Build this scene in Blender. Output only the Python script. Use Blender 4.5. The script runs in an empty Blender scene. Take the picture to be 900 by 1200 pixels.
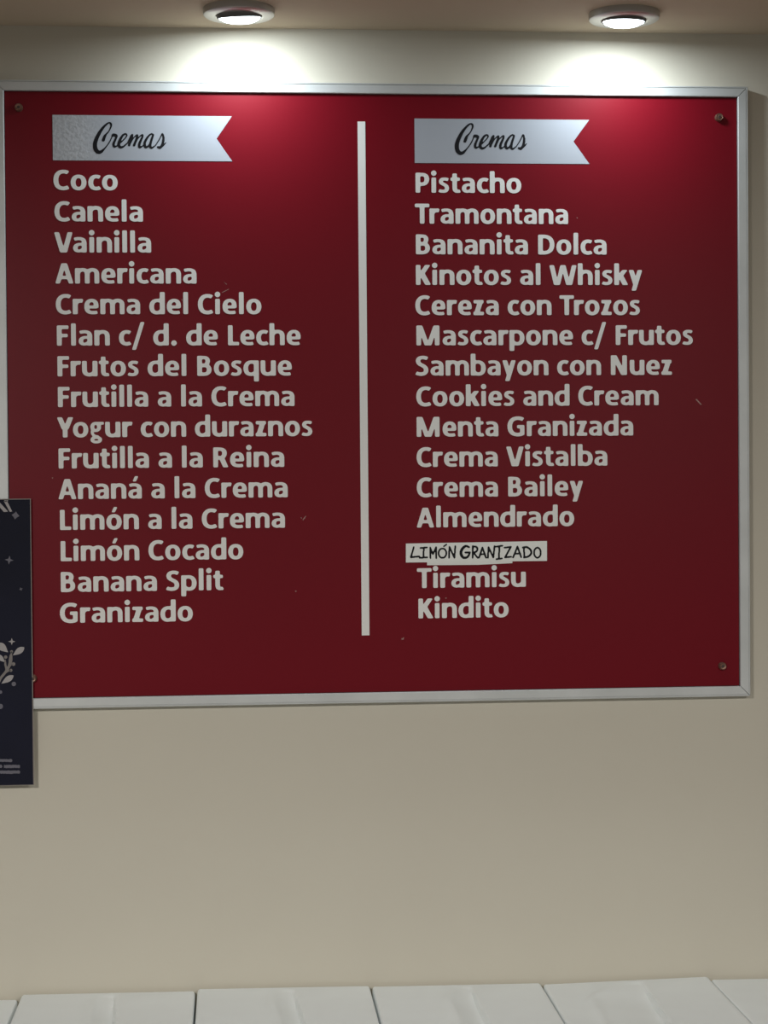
import bpy, bmesh, math, random
import numpy as np
from mathutils import Matrix, Vector

# ------------------------------------------------------------------ camera
F = 2150.0                       # focal length in pixels of a 900x1200 frame
YAW, PITCH, ROLL = 0.08123, -0.01793, -0.00805
EYE = 1.65
D = 2.85                         # camera to board plane
BOARD_Y = -0.013                 # face of the red panel; wall face is y = 0
CAM = Vector((0.0, BOARD_Y - D, EYE))
cy_, sy_, cp_, sp_ = math.cos(YAW), math.sin(YAW), math.cos(PITCH), math.sin(PITCH)
fwd = Vector((sy_*cp_, cy_*cp_, sp_)); r0 = Vector((cy_, -sy_, 0)); u0 = r0.cross(fwd)
right = r0*math.cos(ROLL) + u0*math.sin(ROLL)
up = -r0*math.sin(ROLL) + u0*math.cos(ROLL)
sc = bpy.context.scene
cam_d = bpy.data.cameras.new('camera'); cam = bpy.data.objects.new('camera', cam_d)
sc.collection.objects.link(cam)
cam_d.sensor_fit = 'VERTICAL'; cam_d.sensor_height = 24.0; cam_d.lens = F*24.0/1200.0
M = Matrix((( right.x, up.x, -fwd.x), (right.y, up.y, -fwd.y), (right.z, up.z, -fwd.z))).to_4x4()
M.translation = CAM
cam.matrix_world = M
cam_d.clip_start = 0.05
sc.camera = cam

def at(px, py, y=BOARD_Y):
    """photograph pixel -> world point on the vertical plane y"""
    px, py = float(px), float(py)
    d = (px-450)/F*right + (600-py)/F*up + fwd
    return CAM + d*((y-CAM.y)/d.y)

# ------------------------------------------------------------------ light
w = bpy.data.worlds.new('world'); sc.world = w; w.use_nodes = True
w.node_tree.nodes['Background'].inputs[0].default_value = (1.0, 0.98, 0.95, 1)
w.node_tree.nodes['Background'].inputs[1].default_value = 0.12
sc.view_settings.view_transform = 'Standard'; sc.view_settings.look = 'None'
sc.view_settings.gamma = 1; sc.view_settings.use_curve_mapping = False
sc.view_settings.exposure = 0.0
CEIL = EYE + 0.700
def area(name, loc, size, power, col, rot=(0, 0, 0), spread=math.pi):
    l = bpy.data.lights.new(name, 'AREA'); l.shape = 'DISK'; l.size = size
    l.energy = power; l.color = col; l.spread = spread
    o = bpy.data.objects.new(name, l); o.location = loc; o.rotation_euler = rot
    sc.collection.objects.link(o); return o
for x, y, pw in ((-1.0, -3.05, 90), (1.2, -3.05, 52)):     # the room's other ceiling lamps
    area('ceiling_lamp', (x, y, CEIL-0.03), 0.30, pw, (1.0, 0.97, 0.93))
SPOT_POWER = 1.27
SPOT_COL = (0.84, 0.94, 1.0)

# ------------------------------------------------------------------ materials
def mat(name, col, rough=0.6, metal=0.0, noise=None, bump=None, spec=0.5, coat=0.0):
    m = bpy.data.materials.new(name); m.use_nodes = True
    nt = m.node_tree; b = nt.nodes['Principled BSDF']
    b.inputs['Base Color'].default_value = (*col, 1); b.inputs['Roughness'].default_value = rough
    b.inputs['Metallic'].default_value = metal; b.inputs['Specular IOR Level'].default_value = spec
    b.inputs['Coat Weight'].default_value = coat
    tc = nt.nodes.new('ShaderNodeTexCoord')
    if noise:
        sc_, col2, lo, hi = noise
        n = nt.nodes.new('ShaderNodeTexNoise'); n.inputs['Scale'].default_value = sc_; n.inputs['Detail'].default_value = 5
        r = nt.nodes.new('ShaderNodeValToRGB'); r.color_ramp.elements[0].position = lo; r.color_ramp.elements[1].position = hi
        r.color_ramp.elements[0].color = (*col, 1); r.color_ramp.elements[1].color = (*col2, 1)
        nt.links.new(tc.outputs['Object'], n.inputs['Vector']); nt.links.new(n.outputs['Fac'], r.inputs['Fac'])
        nt.links.new(r.outputs['Color'], b.inputs['Base Color'])
    if bump:
        s2, st, dist = bump
        n2 = nt.nodes.new('ShaderNodeTexNoise'); n2.inputs['Scale'].default_value = s2; n2.inputs['Detail'].default_value = 4
        bp = nt.nodes.new('ShaderNodeBump'); bp.inputs['Strength'].default_value = st; bp.inputs['Distance'].default_value = dist
        nt.links.new(tc.outputs['Object'], n2.inputs['Vector']); nt.links.new(n2.outputs['Fac'], bp.inputs['Height'])
        nt.links.new(bp.outputs['Normal'], b.inputs['Normal'])
    return m
MW = mat('cream_wall_paint', (0.61, 0.575, 0.48), 0.7, noise=(2.2, (0.585, 0.55, 0.46), 0.35, 0.7), bump=(60, 0.12, 0.002), spec=0.3)
MC = mat('ceiling_paint', (0.56, 0.46, 0.345), 0.8, noise=(1.5, (0.53, 0.435, 0.325), 0.35, 0.7), bump=(40, 0.1, 0.002), spec=0.2)
MBK = mat('gap_shade_black', (0.02, 0.015, 0.015), 0.8)  # shade of the gap round the panel, put into the colour
MF = mat('floor_tile', (0.16, 0.15, 0.14), 0.5)
MR = mat('crimson_panel', (0.165, 0.002, 0.009), 0.42, noise=(3.0, (0.16, 0.002, 0.009), 0.35, 0.7), bump=(25, 0.05, 0.001), spec=0.17)
MA = mat('brushed_aluminium', (0.62, 0.64, 0.63), 0.5, 0.35, noise=(14, (0.54, 0.56, 0.55), 0.35, 0.75), spec=0.5)
MT = mat('white_vinyl', (0.82, 0.82, 0.79), 0.55, spec=0.3)
MB = mat('silver_white_vinyl', (0.37, 0.395, 0.44), 0.4, noise=(6, (0.39, 0.415, 0.46), 0.3, 0.7), spec=0.5)
MK = mat('black_ink', (0.010, 0.010, 0.012), 0.7, spec=0.15)
MS = mat('paper_strip', (0.84, 0.86, 0.82), 0.7, bump=(50, 0.2, 0.001))
MP = mat('navy_print', (0.015, 0.016, 0.031), 0.6, noise=(4, (0.010, 0.011, 0.019), 0.35, 0.7), spec=0.1)
ME = mat('poster_paper', (0.25, 0.22, 0.20), 0.7)
MPL = mat('pale_grey_print', (0.36, 0.34, 0.34), 0.6)
MPD = mat('dim_grey_print', (0.13, 0.125, 0.155), 0.6)
MPS = mat('stem_grey_print', (0.20, 0.18, 0.17), 0.6)
MZ = mat('brass_screw', (0.30, 0.17, 0.12), 0.42, 0.7, noise=(300, (0.2, 0.12, 0.09), 0.4, 0.6))
MZD = mat('dark_screw_slot', (0.05, 0.03, 0.025), 0.6)
MU = mat('white_leatherette', (0.87, 0.91, 0.91), 0.5, noise=(9, (0.84, 0.875, 0.875), 0.35, 0.7), bump=(220, 0.1, 0.001), spec=0.4)
ML = mat('shelf_paint', (0.5, 0.48, 0.44), 0.6)
MRG = mat('satin_nickel_ring', (0.5, 0.49, 0.46), 0.4, 0.8)
MGB = mat('grey_lamp_bezel', (0.13, 0.125, 0.12), 0.5)
MCH = mat('scratch_bare', (0.36, 0.20, 0.18), 0.7)
def emis(name, col, s):
    m = bpy.data.materials.new(name); m.use_nodes = True; nt = m.node_tree; nt.nodes.clear()
    e = nt.nodes.new('ShaderNodeEmission'); o = nt.nodes.new('ShaderNodeOutputMaterial')
    e.inputs[0].default_value = (*col, 1); e.inputs[1].default_value = s; nt.links.new(e.outputs[0], o.inputs[0]); return m
MLN = emis('lit_lens', SPOT_COL, 9.0)
# wrinkled, air-bubbled left end of the first banner
MBW = mat('wrinkled_vinyl', (0.62, 0.67, 0.74), 0.4)
nt = MBW.node_tree; b = nt.nodes['Principled BSDF']
tc = nt.nodes.new('ShaderNodeTexCoord'); sx = nt.nodes.new('ShaderNodeSeparateXYZ')
nt.links.new(tc.outputs['Object'], sx.inputs[0])
mr = nt.nodes.new('ShaderNodeMapRange'); mr.inputs['From Min'].default_value = 0.085; mr.inputs['From Max'].default_value = 0.045
nt.links.new(sx.outputs['X'], mr.inputs['Value'])
no = nt.nodes.new('ShaderNodeTexNoise'); no.inputs['Scale'].default_value = 190; no.inputs['Detail'].default_value = 6
nt.links.new(tc.outputs['Object'], no.inputs['Vector'])
vo = nt.nodes.new('ShaderNodeTexVoronoi'); vo.feature = 'DISTANCE_TO_EDGE'; vo.inputs['Scale'].default_value = 75
nt.links.new(no.outputs['Color'], vo.inputs['Vector'])
mx = nt.nodes.new('ShaderNodeMix'); mx.data_type = 'RGBA'
cr = nt.nodes.new('ShaderNodeValToRGB'); cr.color_ramp.elements[0].position = 0.42; cr.color_ramp.elements[1].position = 0.55
cr.color_ramp.elements[0].color = (0.41, 0.43, 0.46, 1); cr.color_ramp.elements[1].color = (0.47, 0.49, 0.52, 1)
nt.links.new(no.outputs['Fac'], cr.inputs['Fac'])
nt.links.new(mr.outputs[0], mx.inputs['Factor']); mx.inputs['A'].default_value = (0.38, 0.405, 0.45, 1)
nt.links.new(cr.outputs['Color'], mx.inputs['B']); nt.links.new(mx.outputs['Result'], b.inputs['Base Color'])
bp = nt.nodes.new('ShaderNodeBump'); bp.inputs['Distance'].default_value = 0.002
ml = nt.nodes.new('ShaderNodeMath'); ml.operation = 'MULTIPLY'; ml.inputs[1].default_value = 0.6
nt.links.new(mr.outputs[0], ml.inputs[0]); nt.links.new(ml.outputs[0], bp.inputs['Strength'])
nt.links.new(no.outputs['Fac'], bp.inputs['Height']); nt.links.new(bp.outputs['Normal'], b.inputs['Normal'])

# ------------------------------------------------------------------ helpers
C = sc.collection
def empty(name, loc, label=None, cat=None, group=None):
    o = bpy.data.objects.new(name, None); o.location = loc; C.objects.link(o)
    o.empty_display_size = 0.05
    tag(o, label, cat, group); return o
def tag(o, label=None, cat=None, group=None, kind=None):
    if label: o['label'] = label
    if cat: o['category'] = cat
    if group: o['group'] = group
    if kind: o['kind'] = kind
    return o
def link(name, me, m, parent=None, loc=None, smooth=False):
    """me holds world coordinates unless loc is given; the object's origin goes to loc (world)"""
    me.name = name; me.materials.clear(); me.materials.append(m)
    o = bpy.data.objects.new(name, me); C.objects.link(o)
    if loc is not None: o.location = loc
    if smooth:
        for p in me.polygons: p.use_smooth = True
    if parent:
        bpy.context.view_layer.update()
        o.parent = parent; o.matrix_parent_inverse = parent.matrix_world.inverted()
    return o
def me_of(verts, faces):
    me = bpy.data.meshes.new('m'); me.from_pydata([tuple(v) for v in verts], [], faces); me.update()
    bm = bmesh.new(); bm.from_mesh(me); bmesh.ops.recalc_face_normals(bm, faces=bm.faces); bm.to_mesh(me); bm.free()
    return me
def box(x0, x1, y0, y1, z0, z1):
    v = [(x, y, z) for x in (x0, x1) for y in (y0, y1) for z in (z0, z1)]
    return me_of(v, [(0,1,3,2),(4,6,7,5),(0,4,5,1),(2,3,7,6),(0,2,6,4),(1,5,7,3)])
def bevel(me, wd, seg=2):
    bm = bmesh.new(); bm.from_mesh(me)
    bmesh.ops.bevel(bm, geom=list(bm.edges), offset=wd, segments=seg, affect='EDGES', profile=0.5)
    bm.to_mesh(me); bm.free(); return me
def plate(loops, y0, y1, origin=(0, 0)):
    """closed 2-D loops (x,z), even-odd filled, as a plate between y0 (back) and y1 (front)"""
    cu = bpy.data.curves.new('c', 'CURVE'); cu.dimensions = '2D'; cu.fill_mode = 'BOTH'
    t = abs(y0-y1)/2; cu.extrude = t
    for lp in loops:
        s = cu.splines.new('POLY'); s.points.add(len(lp)-1); s.use_cyclic_u = True
        s.points.foreach_set('co', [c for p in lp for c in (p[0]-origin[0], p[1]-origin[1], 0, 1)])
    o = bpy.data.objects.new('c', cu)
    C.objects.link(o); dg = bpy.context.evaluated_depsgraph_get()
    me = bpy.data.meshes.new_from_object(o.evaluated_get(dg))
    bpy.data.objects.remove(o); bpy.data.curves.remove(cu)
    # curve plane x,y,z -> world x, z, -y
    ym = (y0+y1)/2
    me.transform(Matrix(((1,0,0,origin[0]),(0,0,-1,ym),(0,1,0,origin[1]),(0,0,0,1))))
    return me
def lathe(profile, seg=48):
    """profile of (r, z) revolved about z"""
    v = []; f = []
    n = len(profile)
    for k in range(seg):
        a = 2*math.pi*k/seg
        for r, z in profile: v.append((r*math.cos(a), r*math.sin(a), z))
    for k in range(seg):
        k2 = (k+1) % seg
        for i in range(n-1): f.append((k*n+i, k*n+i+1, k2*n+i+1, k2*n+i))
    me = me_of(v, f)
    bm = bmesh.new(); bm.from_mesh(me); bmesh.ops.remove_doubles(bm, verts=bm.verts, dist=1e-6)
    bmesh.ops.recalc_face_normals(bm, faces=bm.faces); bm.to_mesh(me); bm.free(); return me
def autosmooth(o, ang=35):
    for p in o.data.polygons: p.use_smooth = True
    bm = bmesh.new(); bm.from_mesh(o.data)
    for e in bm.edges:
        if len(e.link_faces) == 2 and e.calc_face_angle(0) > math.radians(ang): e.smooth = False
    bm.to_mesh(o.data); bm.free()

# ------------------------------------------------------------------ room
tag(link('wall_back', box(-2.5, 3.0, 0, 0.12, 0, CEIL+0.1), MW), kind='structure')
tag(link('ceiling', box(-2.5, 3.0, -5.5, 0, CEIL, CEIL+0.1), MC), kind='structure')
tag(link('floor', box(-2.5, 3.0, -5.5, 0, -0.1, 0), MF), kind='structure')

# ------------------------------------------------------------------ lettering engine
def bez(s):
    """svg-like string -> list of polyline points"""
    import re
    pts = []
    for cmd, body in re.findall(r'([MLC])([^MLC]*)', s):
        n = [float(t) for t in re.findall(r'-?\d+\.?\d*', body)]
        if cmd == 'M': pts.append((n[0], n[1]))
        elif cmd == 'L':
            x0, y0 = pts[-1]
            for k in range(1, 5): pts.append((x0+(n[0]-x0)*k/4, y0+(n[1]-y0)*k/4))
        else:
            p0 = pts[-1]; p1, p2, p3 = (n[0], n[1]), (n[2], n[3]), (n[4], n[5])
            for k in range(1, 15):
                t = k/14; u = 1-t
                pts.append(tuple(u**3*a+3*u*u*t*b_+3*u*t*t*c+t**3*d for a, b_, c, d in zip(p0, p1, p2, p3)))
    return pts
def ell(cx, cy, rx, ry, p=2.2):
    out = []
    for k in range(49):
        a = 2*math.pi*k/48; c, s = math.cos(a), math.sin(a)
        out.append((cx+rx*math.copysign(abs(c)**(2/p), c), cy+ry*math.copysign(abs(s)**(2/p), s)))
    return out
class Raster:
    def __init__(s, x0, y0, x1, y1, h):
        s.x0, s.y0, s.h = x0, y0, h
        s.X, s.Y = np.meshgrid(np.arange(x0, x1+h, h), np.arange(y0, y1+h, h))
        s.m = np.zeros(s.X.shape, bool)
    def win(s, xs, ys):
        i0 = max(0, int((min(xs)-s.x0)/s.h)-1); i1 = int((max(xs)-s.x0)/s.h)+3
        j0 = max(0, int((min(ys)-s.y0)/s.h)-1); j1 = int((max(ys)-s.y0)/s.h)+3
        return slice(j0, j1), slice(i0, i1)
    def poly(s, P):
        """convex polygon"""
        xs = [p[0] for p in P]; ys = [p[1] for p in P]
        w_ = s.win(xs, ys); X, Y = s.X[w_], s.Y[w_]
        a = sum(P[i][0]*P[(i+1) % len(P)][1]-P[(i+1) % len(P)][0]*P[i][1] for i in range(len(P)))
        sg = 1 if a > 0 else -1; ins = np.ones(X.shape, bool)
        for i in range(len(P)):
            (ax, ay), (bx, by) = P[i], P[(i+1) % len(P)]
            ins &= sg*((bx-ax)*(Y-ay)-(by-ay)*(X-ax)) >= 0
        s.m[w_] |= ins
    def disc(s, x, y, r):
        w_ = s.win((x-r, x+r), (y-r, y+r))
        s.m[w_] |= (s.X[w_]-x)**2+(s.Y[w_]-y)**2 <= r*r
    def stroke(s, pts, wf, caps=False):
        """wf(i, tangent) -> full width; butt ends unless caps"""
        P = np.array(pts, float); T = np.gradient(P, axis=0)
        T /= np.maximum(np.hypot(T[:, 0], T[:, 1]), 1e-9)[:, None]
        L = []; R_ = []; W = []
        for i in range(len(P)):
            hw = wf(i, T[i])/2; nx, ny = -T[i][1], T[i][0]; W.append(hw)
            L.append((P[i][0]+nx*hw, P[i][1]+ny*hw)); R_.append((P[i][0]-nx*hw, P[i][1]-ny*hw))
        for i in range(len(P)-1):
            s.poly([L[i], L[i+1], R_[i+1]]); s.poly([L[i], R_[i+1], R_[i]])
            if i and (caps or i < len(P)-1):
                if caps: s.disc(P[i][0], P[i][1], W[i])
        if caps:
            s.disc(P[0][0], P[0][1], W[0]); s.disc(P[-1][0], P[-1][1], W[-1])
    def loops(s, blur=2, tol=0.35):
        a = np.pad(s.m.astype(float), 4)
        k = np.exp(-0.5*(np.arange(-3*blur, 3*blur+1)/blur)**2) if blur else np.ones(1); k /= k.sum()
        a = np.apply_along_axis(lambda v: np.convolve(v, k, 'same'), 0, a)
        a = np.apply_along_axis(lambda v: np.convolve(v, k, 'same'), 1, a)
        ins = a > 0.5; nxt = {}
        J, I = np.nonzero((ins[:-1, :-1].astype(int)+ins[1:, :-1]+ins[:-1, 1:]+ins[1:, 1:]) % 4)
        def key(p, q): return (p, q) if p < q else (q, p)
        for j, i in zip(J.tolist(), I.tolist()):
            c = [(j, i), (j, i+1), (j+1, i+1), (j+1, i)]; v = [ins[p] for p in c]
            cr_ = [(key(c[t], c[(t+1) % 4]), v[t]) for t in range(4) if v[t] != v[(t+1) % 4]]
            ent = [e for e, iv in cr_ if iv]; ext = [e for e, iv in cr_ if not iv]
            if len(ent) == 1: nxt[ent[0]] = ext[0]
            else:
                order = [e for e, _ in cr_]
                for e in ent: nxt[e] = order[(order.index(e)+1) % 4]
        out = []
        while nxt:
            st = next(iter(nxt)); lp = []; e = st
            while e in nxt:
                lp.append(e); e = nxt.pop(e)
            pts = []
            for (p, q) in lp:
                t = (0.5-a[p])/(a[q]-a[p]); jj = p[0]+(q[0]-p[0])*t; ii = p[1]+(q[1]-p[1])*t
                pts.append((s.x0+(ii-4)*s.h, s.y0+(jj-4)*s.h))
            if len(pts) > 8: out.append(simplify(pts, tol*s.h))
        return out
def simplify(pts, tol):
    n = len(pts); P = np.array(pts)
    far = int(np.argmax(((P-P[0])**2).sum(1)))
    keep = {0, far}
    st = [(0, far), (far, n)]
    while st:
        a, b_ = st.pop()
        if b_-a < 2: continue
        A = P[a]; B = P[b_ % n]; d = B-A; L = max(np.hypot(*d), 1e-9)
        q = P[a+1:b_]-A; dist = abs(d[0]*q[:, 1]-d[1]*q[:, 0])/L
        k = int(np.argmax(dist))
        if dist[k] > tol: keep.add(a+1+k); st += [(a, a+1+k), (a+1+k, b_)]
    return [tuple(P[i]) for i in sorted(keep)]

# bold humanist sans: strokes in 1/1000 em. V = upright bar, H = level bar, P = slanted bar cut level,
# B = bent stroke, O = closed oval, D = dot
ARCH = 'M106,330 C140,412 210,450 285,450 C388,450 432,398 432,305 L432,0'
BOWLD = 'M431,400 C385,440 335,452 285,452 C158,452 96,368 96,248 C96,122 150,50 258,50 C325,50 385,85 431,150'
GL = {
'a': (494, [('V', 384, 0, 300), ('B', 'M68,428 C118,448 168,454 218,454 C332,454 384,408 384,310 L384,200', 152, 104),
            ('B', 'M384,272 L265,272 C160,270 104,225 104,146 C104,85 148,50 205,50 C272,50 335,88 384,140', 150, 92)]),
'b': (537, [('V', 106, 0, 724), ('BM', BOWLD, 156, 112, 537)]),
'c': (418, [('B', 'M384,414 C345,440 305,448 270,448 C155,448 104,365 104,250 C104,128 158,54 268,54 C312,54 352,66 390,92', 158, 116)]),
'd': (537, [('V', 431, 0, 724), ('B', BOWLD, 156, 112)]),
'e': (503, [('B', 'M440,72 C398,58 345,52 300,52 C165,52 104,120 104,248 C104,375 168,452 262,452 C358,452 402,388 402,290 L402,206', 154, 108), ('H', 110, 440, 236, 90)]),
'g': (474, [('O', 205, 338, 108, 118, 130, 96), ('H', 250, 462, 458, 88), ('O', 220, -78, 128, 76, 118, 92), ('B', 'M128,250 C80,205 78,120 140,62 L215,30', 96, 84), ('H', 120, 300, 30, 84)]),
'h': (537, [('V', 106, 0, 724), ('B', ARCH, 160, 118)]),
'i': (246, [('V', 123, 0, 505), ('D', 123, 646, 90)]),
'k': (480, [('V', 106, 0, 724), ('P', 380, 505, 180, 250, 190), ('P', 220, 330, 394, 0, 196)]),
'l': (246, [('V', 123, 0, 724)]),
'm': (813, [('V', 106, 0, 505), ('B', 'M106,330 C140,412 200,450 265,450 C364,450 407,398 407,305 L407,0', 158, 118), ('B', 'M407,330 C440,412 500,450 565,450 C665,450 708,398 708,305 L708,0', 158, 118)]),
'n': (537, [('V', 106, 0, 505), ('B', ARCH, 160, 118)]),
'o': (538, [('O', 269, 250, 165, 200, 158, 114)]),
'p': (537, [('V', 106, -185, 505), ('BM', BOWLD, 156, 112, 537)]),
'q': (537, [('V', 431, -185, 505), ('B', BOWLD, 156, 112)]),
'r': (355, [('V', 106, 0, 505), ('B', 'M106,320 C140,405 195,443 255,443 C290,443 315,439 345,432', 150, 128)]),
's': (399, [('B', 'M345,428 C305,446 262,456 215,456 C140,456 104,422 104,375 C104,318 160,298 205,276 C262,248 302,220 302,150 C302,82 250,50 172,50 C122,50 80,60 40,84', 138, 104)]),
't': (347, [('B', 'M152,640 L152,170 C152,85 180,52 245,52 C275,52 300,57 328,68', 156, 108), ('H', 18, 322, 452, 106)]),
'u': (537, [('V', 431, 0, 505), ('BR', ARCH, 160, 118, 537, 505)]),
'y': (474, [('P', 96, 505, 238, 30, 168), ('P', 386, 505, 180, -185, 160)]),
'z': (397, [('H', 36, 362, 448, 112), ('H', 26, 370, 56, 112), ('P', 270, 490, 122, 20, 180)]),
'A': (606, [('P', 92, 0, 288, 660, 158), ('P', 514, 0, 318, 660, 158), ('H', 150, 456, 195, 108)]),
'B': (561, [('V', 140, 0, 660), ('B', 'M140,602 L270,602 C362,602 398,562 398,490 C398,412 350,352 270,352 L140,352', 150, 108), ('B', 'M140,345 L285,345 C395,345 442,285 442,205 C442,108 378,58 270,58 L140,58', 156, 112)]),
'C': (529, [('B', 'M480,556 C440,590 392,602 342,602 C188,602 108,490 108,328 C108,150 188,56 328,56 C390,56 442,72 490,104', 160, 122)]),
'D': (630, [('V', 141, 0, 660), ('B', 'M141,600 L250,600 C430,600 518,500 518,332 C518,160 430,60 240,60 L141,60', 160, 118)]),
'F': (459, [('V', 140, 0, 660), ('H', 70, 432, 600, 118), ('H', 70, 405, 330, 114)]),
'G': (637, [('B', 'M548,552 C498,588 432,602 372,602 C200,602 108,490 108,328 C108,150 200,56 368,56 C432,56 480,66 530,90', 160, 122), ('V', 514, 45, 370, 148), ('H', 345, 588, 318, 108)]),
'K': (547, [('V', 140, 0, 660), ('P', 448, 660, 215, 310, 186), ('P', 245, 400, 460, 0, 200)]),
'L': (423, [('V', 140, 0, 660), ('H', 70, 415, 59, 118)]),
'M': (874, [('V', 141, 0, 660), ('V', 733, 0, 660), ('P', 178, 660, 410, 0, 168), ('P', 696, 660, 464, 0, 168)]),
'N': (659, [('V', 141, 0, 660), ('V', 518, 0, 660), ('P', 170, 660, 489, 0, 180)]),
'P': (532, [('V', 140, 0, 660), ('B', 'M140,600 L265,600 C378,600 432,552 432,452 C432,340 370,282 265,282 L140,282', 158, 114)]),
'R': (563, [('V', 140, 0, 660), ('B', 'M140,600 L265,600 C372,600 420,555 420,470 C420,370 362,318 265,318 L140,318', 158, 112), ('P', 322, 330, 462, 0, 182)]),
'S': (473, [('B', 'M412,562 C368,590 315,604 262,604 C165,604 108,560 108,490 C108,405 175,375 238,345 C312,308 368,268 368,190 C368,98 300,54 205,54 C145,54 90,68 42,98', 154, 116)]),
'T': (495, [('V', 247, 0, 660), ('H', 10, 484, 600, 118)]),
'V': (591, [('P', 86, 660, 268, 0, 168), ('P', 506, 660, 324, 0, 168)]),
'W': (906, [('P', 88, 660, 236, 0, 164), ('P', 440, 660, 282, 0, 150), ('P', 466, 660, 624, 0, 150), ('P', 818, 660, 670, 0, 164)]),
'Y': (520, [('P', 84, 660, 238, 270, 178), ('P', 436, 660, 282, 270, 178), ('V', 260, 0, 330)]),
'/': (430, [('P', 352, 770, 76, -140, 136)]),
'.': (267, [('D', 133, 80, 90)]),
}
GL['á'] = (494, GL['a'][1]+[('P', 222, 560, 300, 735, 120)])
GL['ó'] = (538, GL['o'][1]+[('P', 244, 560, 324, 735, 120)])
KERN = {'Tr': -38, 'Ti': -8, 'Yo': -45, 'Va': -30, 'Vi': -8, 'La': 0, 'Fr': -12}
def glyph_loops(ch):
    R_ = Raster(-60, -280, 980, 840, 6.5)
    for g in GL[ch][1]:
        k = g[0]
        if k == 'V':
            wv = (g[4] if len(g) > 4 else 160)*0.94
            R_.poly([(g[1]-wv/2, g[2]), (g[1]+wv/2, g[2]), (g[1]+wv/2, g[3]), (g[1]-wv/2, g[3])])
        elif k == 'H':
            g = g[:4]+(g[4]*0.97,)
            R_.poly([(g[1], g[3]-g[4]/2), (g[2], g[3]-g[4]/2), (g[2], g[3]+g[4]/2), (g[1], g[3]+g[4]/2)])
        elif k == 'P':
            _, xa, ya, xb, yb, wd = g; wd *= 0.93
            R_.poly([(xa-wd/2, ya), (xa+wd/2, ya), (xb+wd/2, yb), (xb-wd/2, yb)])
        elif k == 'D': R_.disc(g[1], g[2], g[3])
        else:
            if k == 'O': pts = ell(*g[1:5]); wv, wh = g[5], g[6]
            else:
                pts = bez(g[1]); wv, wh = g[2], g[3]
                if k == 'BM': pts = [(g[4]-x, y) for x, y in pts]
                if k == 'BR': pts = [(g[4]-x, g[5]-y) for x, y in pts]
            R_.stroke(pts, lambda i, t: math.hypot(wv*0.94*t[1], wh*0.97*t[0]))
    return R_.loops(blur=2.6 if False else 3, tol=0.3)
GCACHE = {}
def text_loops(s, x0, x1, zb, em):
    """ink of the line spans x0..x1, baseline zb"""
    pen = 0; raw = []
    for i, ch in enumerate(s):
        if ch == ' ': pen += 226; continue
        if i: pen += KERN.get(s[i-1]+ch, 0)
        if ch not in GCACHE: GCACHE[ch] = glyph_loops(ch)
        for lp in GCACHE[ch]: raw.append([(x+pen, y) for x, y in lp])
        pen += GL[ch][0]
    xs = [p[0] for lp in raw for p in lp]; a, b_ = min(xs), max(xs); k = (x1-x0)/(b_-a)
    return [[(x0+(x-a)*k, zb+y*em/1000) for x, y in lp] for lp in raw]

# ------------------------------------------------------------------ menu board
BY = BOARD_Y
XL, XR = -0.3450, 0.7960                       # inner edges of the frame
ZT, ZB = EYE+0.5975, EYE-0.3325
FW = 0.0160                                    # rail width
FACE = -0.0185                                 # rail front
board = empty('menu_board', ((XL+XR)/2, 0, ZB), 'large crimson flavour menu board in an aluminium frame hung on the cream wall', 'sign')
link('gap_shade_backing', box(XL-0.012, XR+0.012, -0.0035, -0.0005, ZB-0.012, ZT+0.012), MBK, board)  # added near-black sheet; its colour stands in for shade in the panel gap
link('panel', box(XL+0.0008, XR-0.0010, BY, -0.0036, ZB+0.0008, ZT-0.0008), MR, board, None)
def rail(p, q, inward):
    """mitred rail; p,q are the inner corners, inward points to the panel"""
    p, q, n = Vector(p), Vector(q), Vector(inward); t = (q-p).normalized(); g = 0.0005
    # (distance outward from inner edge, y)
    prof = [(0.0, -0.001), (0.0, FACE+0.0008), (0.0008, FACE), (FW*0.78, FACE), (FW*0.80, FACE+0.0012), (FW*0.86, FACE+0.0012), (FW*0.88, FACE-0.0002),
            (FW-0.0008, FACE-0.0002), (FW, FACE+0.0008), (FW, -0.0005)]
    prof = [(max(o, 0.0), y) for o, y in prof]
    v = []
    for end, sgn in ((p, -1), (q, 1)):
        for o, y in prof:
            c = end - n*o + t*sgn*(o-g); v.append((c.x, y, c.y))
    k = len(prof)
    f = [(i, (i+1) % k, k+(i+1) % k, k+i) for i in range(k)] + [tuple(range(k)), tuple(range(2*k-1, k-1, -1))]
    return me_of(v, f)
for a_, b_, n_ in (((XL, ZT), (XR, ZT), (0, -1)), ((XL, ZB), (XR, ZB), (0, 1)), ((XL, ZB), (XL, ZT), (1, 0)), ((XR, ZB), (XR, ZT), (-1, 0))):
    link('frame_rail', rail(a_, b_, n_), MA, board)

screw_me = lathe([(0, -0.0075), (0.0024, -0.0073), (0.0026, -0.0062), (0.0042, -0.0062), (0.0052, -0.0068), (0.0060, -0.0055), (0.0062, 0.0)], 24)
slot_me = lathe([(0, -0.0078), (0.0023, -0.0076), (0.0024, -0.0066)], 16)
for me_ in (screw_me, slot_me): me_.transform(Matrix.Rotation(math.radians(-90), 4, 'X'))
for px, py in ((22, 126), (842.5, 137.5), (846.5, 780.5), (38.5, 795)):
    p = at(px, py, BY-0.003); p.y = BY
    s_ = link('screw', screw_me.copy(), MZ, board, p, smooth=False); autosmooth(s_)
    so = bpy.data.objects.new('screw_socket', slot_me); slot_me.materials.clear(); slot_me.materials.append(MZD)
    C.objects.link(so); so.parent = s_

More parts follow.
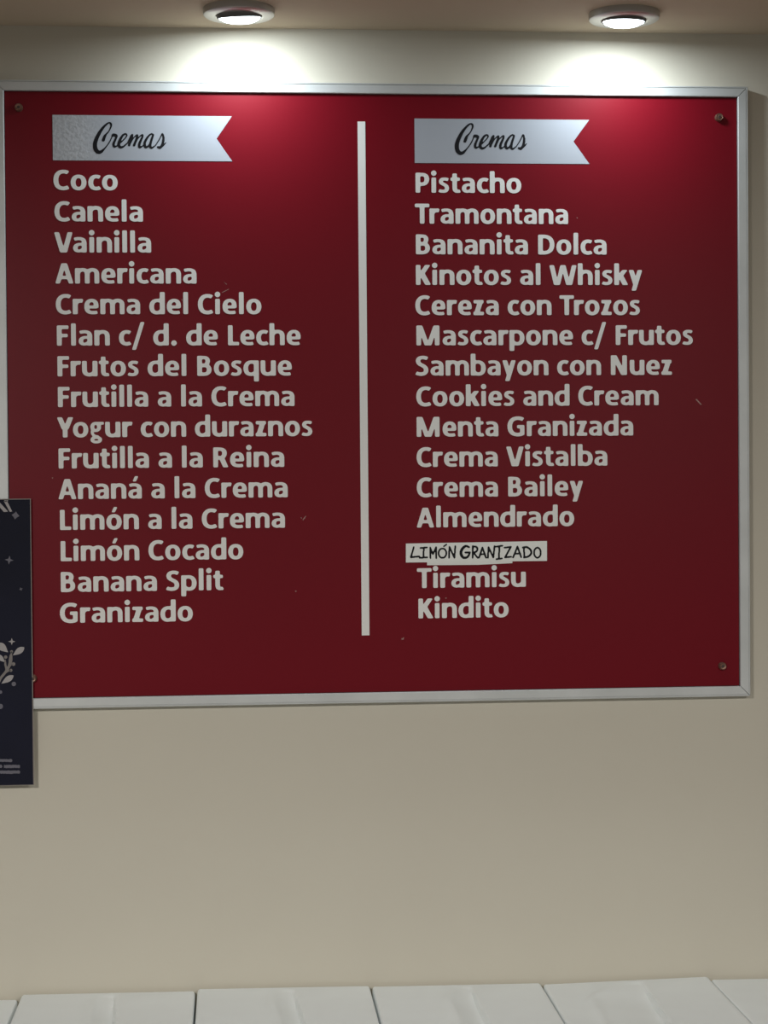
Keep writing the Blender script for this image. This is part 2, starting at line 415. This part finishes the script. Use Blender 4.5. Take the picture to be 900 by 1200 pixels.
T = 0.0007                                      # vinyl thickness
def world_xz(px, py, y=BY): p = at(px, py, y); return (p.x, p.z)
xa, _ = world_xz(418.8, 440); xb, _ = world_xz(427.9, 440)
x1_, z1_ = world_xz(423.5, 142.5); x2_, z2_ = world_xz(428.5, 744.5)
xc = (x1_+world_xz(428.5, 744.5)[0])/2
xm = (world_xz(423.3, 142.5)[0]+world_xz(428.6, 744)[0])/2
link('divider_bar', box(xm-0.0060, xm+0.0060, BY-T, BY, z2_, z1_), MT, board)

COL1 = [('Coco',62.8,138,222.8),('Canela',64,167.6,259.6),('Vainilla',64,177.2,296),('Americana',65.2,230.4,332.4),('Crema del Cielo',65.6,306.4,368.4),
('Flan c/ d. de Leche',66.8,352.4,405.2),('Frutos del Bosque',67.5,342,441.2),('Frutilla a la Crema',68,345.2,477.2),('Yogur con duraznos',67.4,366,512.8),
('Frutilla a la Reina',68.8,333.2,549.2),('Ananá a la Crema',68.8,337.2,585.2),('Limón a la Crema',70.4,334,621.2),('Limón Cocado',71.2,285.2,657.8),
('Banana Split',71.4,262,694),('Granizado',70.4,226,730.2)]
COL2 = [('Pistacho',487,610.8,225.9),('Tramontana',486.2,665.7,262.2),('Bananita Dolca',487.4,710.8,298.1),('Kinotos al Whisky',487.4,752.2,334),
('Cereza con Trozos',486.8,749.7,369.5),('Mascarpone c/ Frutos',488,811.8,404.9),('Sambayon con Nuez',487,787.3,440.4),('Cookies and Cream',487.9,771.7,476.3),
('Menta Granizada',488.3,742,512),('Crema Vistalba',488.3,711.7,547.4),('Crema Bailey',488.5,683,582.9),('Almendrado',488.6,672.8,618.4),
('Tiramisu',488.7,616.2,689.3),('Kindito',490.4,596,724.8)]
for s, xa_, xb_, zb_ in COL1+COL2:
    A = world_xz(xa_, zb_); B = world_xz(xb_, zb_+(xb_-xa_)*-0.0095*(zb_-350)/600)
    lo = text_loops(s, A[0], B[0], A[1], 0.0472)
    o = link('lettering', plate(lo, BY, BY-T, (A[0], A[1])), MT, board)
    tag(o, 'white lettering reading "%s"' % s)

# banners with a swallow tail
def banner(tl, bl, rt, rb, notch, m):
    P = [world_xz(*tl), world_xz(*bl), world_xz(*rb), world_xz(*notch), world_xz(*rt)]
    z0 = (P[1][1]+P[2][1])/2; z1 = (P[0][1]+P[4][1])/2; xl = (P[0][0]+P[1][0])/2; xr = (P[2][0]+P[4][0])/2
    me = plate([[(0, z0-z1), (xr-xl, z0-z1), (P[3][0]-xl, P[3][1]-z1), (xr-xl, 0), (0, 0)]], 0, -T)
    return link('banner', me, m, board, Vector((xl, BY, z1)))
b1 = banner((61.3, 135), (62.3, 188), (271.5, 136), (272.5, 189), (253.8, 162.6), MBW)
b2 = banner((485.3, 139), (486.3, 191.4), (690.7, 140.5), (690.2, 191.8), (672, 166), MB)
tag(b1, 'pale banner with crinkled left end'); tag(b2, 'smooth pale banner above Pistacho')
SCR = [
 [(190,265,28),(205,225,26),(222,200,16),(245,175,10),(264,140,12),(274,105,18),(264,84,17),(240,84,15),(190,130,24),(142,200,32),(108,280,38),(104,340,40),(126,384,38),(165,388,28),(210,345,14),(252,290,9),(280,235,9)],
 [(280,235,9),(288,212,20),(302,210,30),(328,218,26),(322,245,20),(300,300,24),(306,334,22),(340,322,9)],
 [(340,322,9),(378,285,12),(420,245,12),(438,215,14),(425,198,15),(394,215,20),(365,265,26),(352,310,28),(367,338,26),(402,332,18),(450,290,9)],
 [(445,295,9),(478,225,14),(497,208,18),(490,242,20),(462,318,24)],[(462,318,18),(510,240,9),(545,210,15),(546,232,20),(515,318,24)],
 [(515,318,18),(560,240,9),(600,208,15),(602,232,20),(572,298,24),(572,338,24),(602,328,11),(634,298,9)],
 [(716,206,17),(692,200,15),(656,235,20),(626,295,25),(634,338,25),(664,326,15),(700,270,13),(718,208,14)],
 [(714,215,18),(690,288,24),(685,332,24),(702,346,18),(742,318,9)],
 [(742,318,9),(785,250,9),(812,196,14),(824,245,22),(814,308,25),(790,342,26),(766,338,22)],[(790,344,16),(825,320,10),(848,292,7)]]
def spl(pts, n=6):
    P = np.array(pts, float); out = []
    E = np.vstack([2*P[0]-P[1], P, 2*P[-1]-P[-2]])
    for i in range(1, len(E)-2):
        for k in range(n):
            t = k/n; p0, p1, p2, p3 = E[i-1:i+3]
            out.append(0.5*((2*p1)+(-p0+p2)*t+(2*p0-5*p1+4*p2-p3)*t*t+(-p0+3*p1-3*p2+p3)*t**3))
    out.append(P[-1]); return np.array(out)
WK = [1.12, 12]
def strokes_to_loops(strokes, h, blur=1):
    al = [p for s in strokes for p in s]
    R_ = Raster(min(p[0] for p in al)-40, min(p[1] for p in al)-40, max(p[0] for p in al)+40, max(p[1] for p in al)+40, h)
    for s in strokes:
        S = spl(s) if len(s) > 2 else np.array(s, float)
        R_.stroke(S[:, :2], lambda i, t: max(S[i, 2]*WK[0], WK[1]), caps=True)
    return R_.loops(blur=blur, tol=0.35)
scr = strokes_to_loops(SCR, 3.0)
for bn, ox, oy, kx, pk in ((b1, 100, 135, 1/9, 0), (b2, 100+422.5, 135+0.2, 1/9, 0)):
    lo = [[world_xz(ox+x*kx, oy+y*kx) for x, y in lp] for lp in scr]
    if bn is b2: lo = [[world_xz(ox+x*kx*0.985+1.5, oy+1+y*kx) for x, y in lp] for lp in scr]
    tag(link('script_lettering', plate(lo, BY-T, BY-T-0.0003, lo[0][0]), MK, bn), 'black brush script reading "Cremas"')

# hand-lettered paper strip over the thirteenth flavour
def quad_plate(P, y0, y1): return plate([[world_xz(*p, y=y1) for p in P]], y0, y1, world_xz(*P[0]))
under = quad_plate([(500.5, 650), (500.5, 662.4), (560, 661.9), (600.5, 660), (600.5, 650)], BY, BY-0.0004)
link('old_paper_strip', under, MS, board)
st = link('paper_strip', quad_plate([(475.7, 637), (475.7, 659.2), (641, 657.3), (641, 634)], BY-0.0004, BY-0.0012), MS, board)
tag(st, 'hand-lettered white paper strip covering one flavour')
def E_(cx, cy, rx, ry, w_=8): return [(cx+rx*math.cos(a), cy+ry*math.sin(a), w_) for a in [math.pi*2*k/10-1.4 for k in range(11)]]
WK[:] = [1.25, 4]
HND = [[(74,105,8),(66,135,8),(57,164,9)],[(57,165,9),(106,160,8)],[(112,111,8),(152,107,8)],[(133,110,8),(130,166,8)],[(108,169,8),(153,165,8)],
 [(170,108,8),(172,171,8)],[(171,112,8),(186,146,8)],[(186,146,8),(204,110,8)],[(205,106,8),(206,170,8)],E_(242,141,23,28),[(250,101,7),(266,90,7)],
 [(280,169,8),(283,104,8)],[(283,104,8),(312,168,8)],[(312,168,8),(317,100,8)],
 [(398,106,9),(378,99,11),(357,118,13),(350,142,13),(362,166,12),(385,166,10),(399,148,9),(399,136,9)],[(376,137,9),(402,136,9)],
 [(418,169,8),(420,100,9)],[(420,102,8),(440,104,9),(447,118,9),(440,132,8),(422,138,8)],[(424,138,8),(448,168,8)],
 [(456,168,8),(476,108,8)],[(476,108,8),(497,168,8)],[(463,148,7),(491,147,7)],[(508,168,8),(512,106,8)],[(512,106,8),(540,167,8)],[(540,167,8),(547,100,8)],
 [(556,103,8),(594,97,8)],[(575,101,8),(573,173,8)],[(558,176,8),(590,172,8)],[(605,109,8),(643,104,8)],[(643,104,8),(608,166,8)],[(608,166,8),(644,162,8)],
 [(656,166,8),(681,102,8)],[(681,102,8),(703,165,8)],[(664,145,7),(698,143,7)],[(718,106,8),(722,165,8)],
 [(712,108,8),(738,106,9),(758,122,9),(762,142,9),(745,160,9),(719,167,8)],E_(798,138,20,30)]
lo = [[world_xz(470+x/5, 620+y/5) for x, y in lp] for lp in strokes_to_loops(HND, 2.0)]
tag(link('handwriting', plate(lo, BY-0.0012, BY-0.0015, lo[0][0]), MK, st), 'black felt-pen capitals reading "LIMÓN GRANIZADO"')

# chips and scratches in the panel
CHIPS = [[(815,468),(821,474.5),(822.5,474),(816.5,467.5)],[(470,749.5),(473.5,746.5),(473,749.5)],[(345.5,692.5),(347.5,692),(347,694)],
 [(354.5,609),(358,604.5),(358.8,605),(355.3,609.8)],[(352,606),(354,607),(353.5,608)],[(60.5,559.5),(62.5,559.5),(61.5,561.2)],[(260,342.5),(268,338.5),(268.3,339),(260.3,343.2)],
 [(262,330),(266,333),(265.6,333.6)],[(675.5,255),(677,254.6),(676.6,256.2)],[(470.8,747.5),(472,748.4),(470.5,748.8)],[(521.5,700.5),(523.5,700.3),(522.8,702)],[(213,350),(214,352),(212.8,352)]]
for P in CHIPS: link('paint_chip', quad_plate(P, BY, BY-0.0003), MCH, board)

# ------------------------------------------------------------------ poster
PY = -0.0200
tr = at(36.6, 584.3, PY-0.0008); br = at(39.4, 920.0, PY-0.0008)
PX1 = (tr.x+br.x)/2; ZP1, ZP0 = tr.z, at(10, 920.5, PY).z; PX0 = PX1-0.40
poster = empty('wall_poster', (PX1-0.2, PY, ZP0), 'dark navy poster with pale leaf sprig overlapping the lower left of the menu board', 'poster')
link('backing_sheet', box(PX0, PX1, PY-0.0006, PY, ZP0, ZP1), ME, poster)
link('printed_face', box(PX0, PX1-0.0013, PY-0.0009, PY-0.0006, ZP0+0.0008, ZP1-0.0013), MP, poster)
fp = PY-0.0009
def print_part(name, pts_list, m):
    lo = [[world_xz(x, y, fp) for x, y in P] for P in pts_list]
    return link(name, plate(lo, fp, fp-0.0003, lo[0][0]), m, poster)
def zz(P, ox, oy, k): return [(ox+x/k, oy+y/k) for x, y in P]
def blob(strokes, ox, oy, k, h=4):
    return [[(ox+x/k, oy+y/k) for x, y in lp] for lp in strokes_to_loops(strokes, h)]
# sprig (10x crop from 0,740)
print_part('sprig_stem', blob([[(-60,700,26),(0,560,24),(70,470,24),(110,400,26),(125,330,34),(130,275,22)],[(80,470,16),(62,380,20),(60,340,16)],[(80,470,14),(120,455,12)],[(95,410,12),(140,388,10)],[(130,300,14),(135,240,12)],[(0,560,24),(-60,640,22)]],0,740,10), MPS)
def leaf(ax, ay, bx, by, wd):
    n = 12; out = []; dx, dy = bx-ax, by-ay; L = math.hypot(dx, dy)
    nx, ny = -dy/L, dx/L
    for sgn in (1, -1):
        for k in range(n+1):
            t = k/n if sgn == 1 else 1-k/n
            w_ = wd/2*math.sin(math.pi*t**1.35)**0.8 if 0 < t < 1 else 0
            if (sgn == -1 and k in (0, n)): continue
            out.append((ax+dx*t+nx*w_*sgn, ay+dy*t+ny*w_*sgn))
    return out
for a_ in ((150,280,285,185,72),(15,612,160,515,68),(95,245,-30,135,86),(60,360,-40,270,60)):
    print_part('leaf', [zz(leaf(*a_), 0, 740, 10)], MPL)
for x, y, r in ((136,236,17),(66,300,20),(158,382,22),(128,455,18)):
    print_part('berry', [[(x/10+r/10*math.cos(a), 740+y/10+r/10*math.sin(a)) for a in [k*math.pi/8 for k in range(16)]]], MPS)
for x, y, r in ((162,615,26),(5,710,20),(5,878,30)):
    print_part('snow_dot', [[(x/10+r/10*math.cos(a), 740+y/10+r/10*math.sin(a)) for a in [k*math.pi/8 for k in range(16)]]], MPD)
def star(cx, cy, R1, R2, rot=0.0, n=4): return [(cx+(R1 if k % 2 == 0 else R2)*math.sin(rot+k*math.pi/n), cy-(R1 if k % 2 == 0 else R2)*math.cos(rot+k*math.pi/n)) for k in range(2*n)]
print_part('star', [star(13.8, 751.8, 4.2, 1.5)], MPL)
print_part('star', [star(10.8, 656.3, 5.2, 1.9, 0.1)], MPD)
print_part('star', [star(18.2, 604, 4.6, 2.9, 0.15)], MPD)
print_part('star', [star(24.5, 690.3, 2.4, 0.9, 1.2)], MPD)
# cropped tail of the poster's heading, two slanted strokes
print_part('heading_stroke', [[(-6, 588), (-1, 588), (9.5, 599.5), (4.5, 600)]], MPL)
print_part('heading_stroke', [[(4.5, 587.3), (8, 586.6), (14.3, 599.2), (11.6, 600)]], MPL)
print_part('heading_stroke', [[(5, 586.2), (9.5, 586.2), (9.2, 587.6), (5.2, 588)]], MPL)
# illegible small print at the foot (15x crop from 0,860)
random.seed(4)
def squig(x0, x1, y, hgt):
    P = []; x = x0; top = []; bot = []
    while x < x1:
        top.append((x, y-hgt*(0.4+0.2*random.random()))); bot.append((x, y+hgt*(0.4+0.2*random.random()))); x += 1.1
    top.append((x1, y)); return top+bot[::-1]
for rows in (((-30, 14.5, 891.2, 3.2),), ((-30, 2.8, 898.2, 3.4),), ((4.6, 23.4, 898.2, 3.4),), ((-30, 23.8, 904.8, 3.6),)):
    for r_ in rows: print_part('small_print', [squig(*r_)], MPD if r_[2] > 892 else MPD)

# ------------------------------------------------------------------ ceiling spotlights
ring_me = lathe([(0.0345, -0.004), (0.0345, -0.0105), (0.0360, -0.0118), (0.0505, -0.0108), (0.0525, -0.0092), (0.0532, -0.006), (0.0532, 0.0), (0.0340, 0.0), (0.0345, -0.004)], 72)
bez_me = lathe([(0.0326, 0.004), (0.0330, -0.004), (0.0322, -0.0050), (0.0300, -0.0040)], 64)
lens_me = lathe([(0.0315, -0.0030), (0.0300, -0.0056), (0.024, -0.0085), (0.012, -0.0104), (0, -0.0110)], 64)
def spot(px, py, tilt, roll, label):
    # centre of the ring face lies 1.1 cm under the ceiling
    d = (px-450)/F*right + (600-py)/F*up + fwd
    c = CAM + d*((CEIL-0.011-CAM.z)/d.z)
    t = empty('ceiling_spotlight', (c.x, c.y, CEIL), label, 'light')
    r_ = link('trim_ring', ring_me.copy(), MRG, t, Vector((c.x, c.y, CEIL))); autosmooth(r_)
    h = link('lamp_bezel', bez_me.copy(), MGB, t, Vector((c.x, c.y, CEIL-0.0085))); autosmooth(h)
    h.rotation_euler = (tilt, roll, 0)
    l = link('lit_lens', lens_me.copy(), MLN, h, Vector((c.x, c.y, CEIL-0.0085))); 
    for p in l.data.polygons: p.use_smooth = True
    l.rotation_euler = (0, 0, 0)
    a = area('spotlight_lamp', (c.x, c.y, CEIL-0.0230), 0.056, SPOT_POWER, SPOT_COL, (tilt, roll, 0))
    bpy.context.view_layer.update(); a.parent = t; a.matrix_parent_inverse = t.matrix_world.inverted()
    return t
spot(280, 19.2, math.radians(10), math.radians(-3), 'round recessed ceiling spotlight above the left column of flavours')
spot(731.3, 24.2, math.radians(5), math.radians(1.0), 'round recessed ceiling spotlight above the right column of flavours')

# ------------------------------------------------------------------ padded panels along the foot of the wall
PB = -0.006
edges = [((-178, 1174), (20, 1170.5)), ((25.5, 1164.6), (227.5, 1160.4)), ((231.5, 1158), (432, 1154.3)), ((436, 1155.2), (632, 1151)), ((636, 1152.6), (828, 1143.4)), ((832.5, 1147), (1035, 1143))]
sides = ['leftmost white padded panel, cut off by the left edge of the photo', 'second white padded panel from the left, under the poster and first flavour column',
 'third white padded panel from the left, below the gap before the divider', 'fourth white padded panel from the left, just right of the divider line',
 'fifth white padded panel from the left, strongly creased and slightly tilted', 'rightmost white padded panel, cut off by the right edge of the photo']
DEP, THK = 0.46, 0.06
zmin = 9
for k, (((xa_, ya_), (xb_, yb_)), lab) in enumerate(zip(edges, sides)):
    A = at(xa_, ya_, PB); B = at(xb_, yb_, PB)
    Wd = B.x-A.x+0.0015; nu, nv = 64, 90; rc = 0.007; re = 0.0035
    rnd = random.Random(k*7+3)
    uc = {1: .537, 2: .55, 3: .575, 4: .588}.get(k, .56); fw_ = {1: .11, 2: .11, 3: .10, 4: .18}.get(k, .11); fwg = {3: .6, 4: .9}.get(k, .25); AMP = 0.009
    lean = {1: .26, 2: .24, 3: .05, 4: -.12}.get(k, .1)
    us = [Wd*i/nu for i in range(nu+1)]
    # denser rows near the visible back edge
    vs = [DEP*(i/nv)**1.8 for i in range(nv-6)]; vs = [v_ for v_ in vs if v_ < DEP-0.02]+[DEP-0.012, DEP-0.006, DEP-0.002, DEP]
    def edge_u(i): return us[i]
    xs = sorted(set([0, 0.0008, 0.002, 0.004, 0.007] + [0.007+(Wd-0.014)*i/96 for i in range(97)] + [Wd-0.004, Wd-0.002, Wd-0.0008, Wd]))
    vsl = sorted(set([0, 0.0008, 0.002, 0.004, 0.007] + [v_ for v_ in vs if v_ > 0.0075]))
    nU, nV = len(xs), len(vsl)
    verts = []
    for v_ in vsl:
        # rounded plan corner at the back
        ins = rc-math.sqrt(max(rc*rc-(rc-min(v_, rc))**2, 0)) if v_ < rc else 0
        for u_ in xs:
            uu = ins+(Wd-2*ins)*u_/Wd
            e = min(u_, Wd-u_, v_, DEP-v_)
            drop = -(re-math.sqrt(max(re*re-(re-min(e, re))**2, 0)))
            soft = -0.0008*math.exp(-e/0.01)
            s = u_/Wd; grow = min(1, max(0, (v_-0.012)/0.10)); grow = grow*grow*(3-2*grow)
            c1 = uc+lean*v_; bw = fw_*(1+fwg*grow); st_ = 0.0022/Wd
            h = 0
            if s < c1-st_:
                q = (s-(c1-bw))/(bw-st_)
                if q > 0: h = -q*q*(3-2*q)
            elif s < c1: h = -(c1-s)/st_
            h *= AMP*(0 if v_ < 0.014 else 0.25*min(1, (v_-0.014)/0.012)+0.75*grow)
            h += AMP*0.35*grow*math.exp(-((s-(c1-bw*1.05))/0.035)**2)
            f2 = 0
            wav = (0.0006*math.sin(9*s+k)+0.0004*math.sin(23*v_+k*2))*min(1, v_/0.06)
            verts.append((uu, -v_, drop+soft+h-f2+wav*(1 if e > 0.005 else e/0.005)))
    faces = [(j*nU+i, j*nU+i+1, (j+1)*nU+i+1, (j+1)*nU+i) for j in range(nV-1) for i in range(nU-1)]
    ring = [i for i in range(nU)]+[j*nU+nU-1 for j in range(1, nV)]+[(nV-1)*nU+i for i in range(nU-2, -1, -1)]+[j*nU for j in range(nV-2, 0, -1)]
    base = len(verts)
    for r_ in ring: verts.append((verts[r_][0], verts[r_][1], -THK))
    m_ = len(ring)
    for i in range(m_): faces.append((ring[i], ring[(i+1) % m_], base+(i+1) % m_, base+i))
    faces.append(tuple(range(base, base+m_)))
    me = me_of(verts, faces)
    o = link('padded_panel', me, MU, None, A)
    o.rotation_euler = (0, -math.atan2(B.z-A.z, B.x-A.x), 0); autosmooth(o, 50)
    tag(o, lab, 'cushion', 'white padded panels in a row along the wall')
    zmin = min(zmin, A.z-THK, B.z-THK)
link('trim_1', box(-0.75, 1.15, -0.50, 0, 0, zmin-0.0005), ML)['kind'] = 'structure'
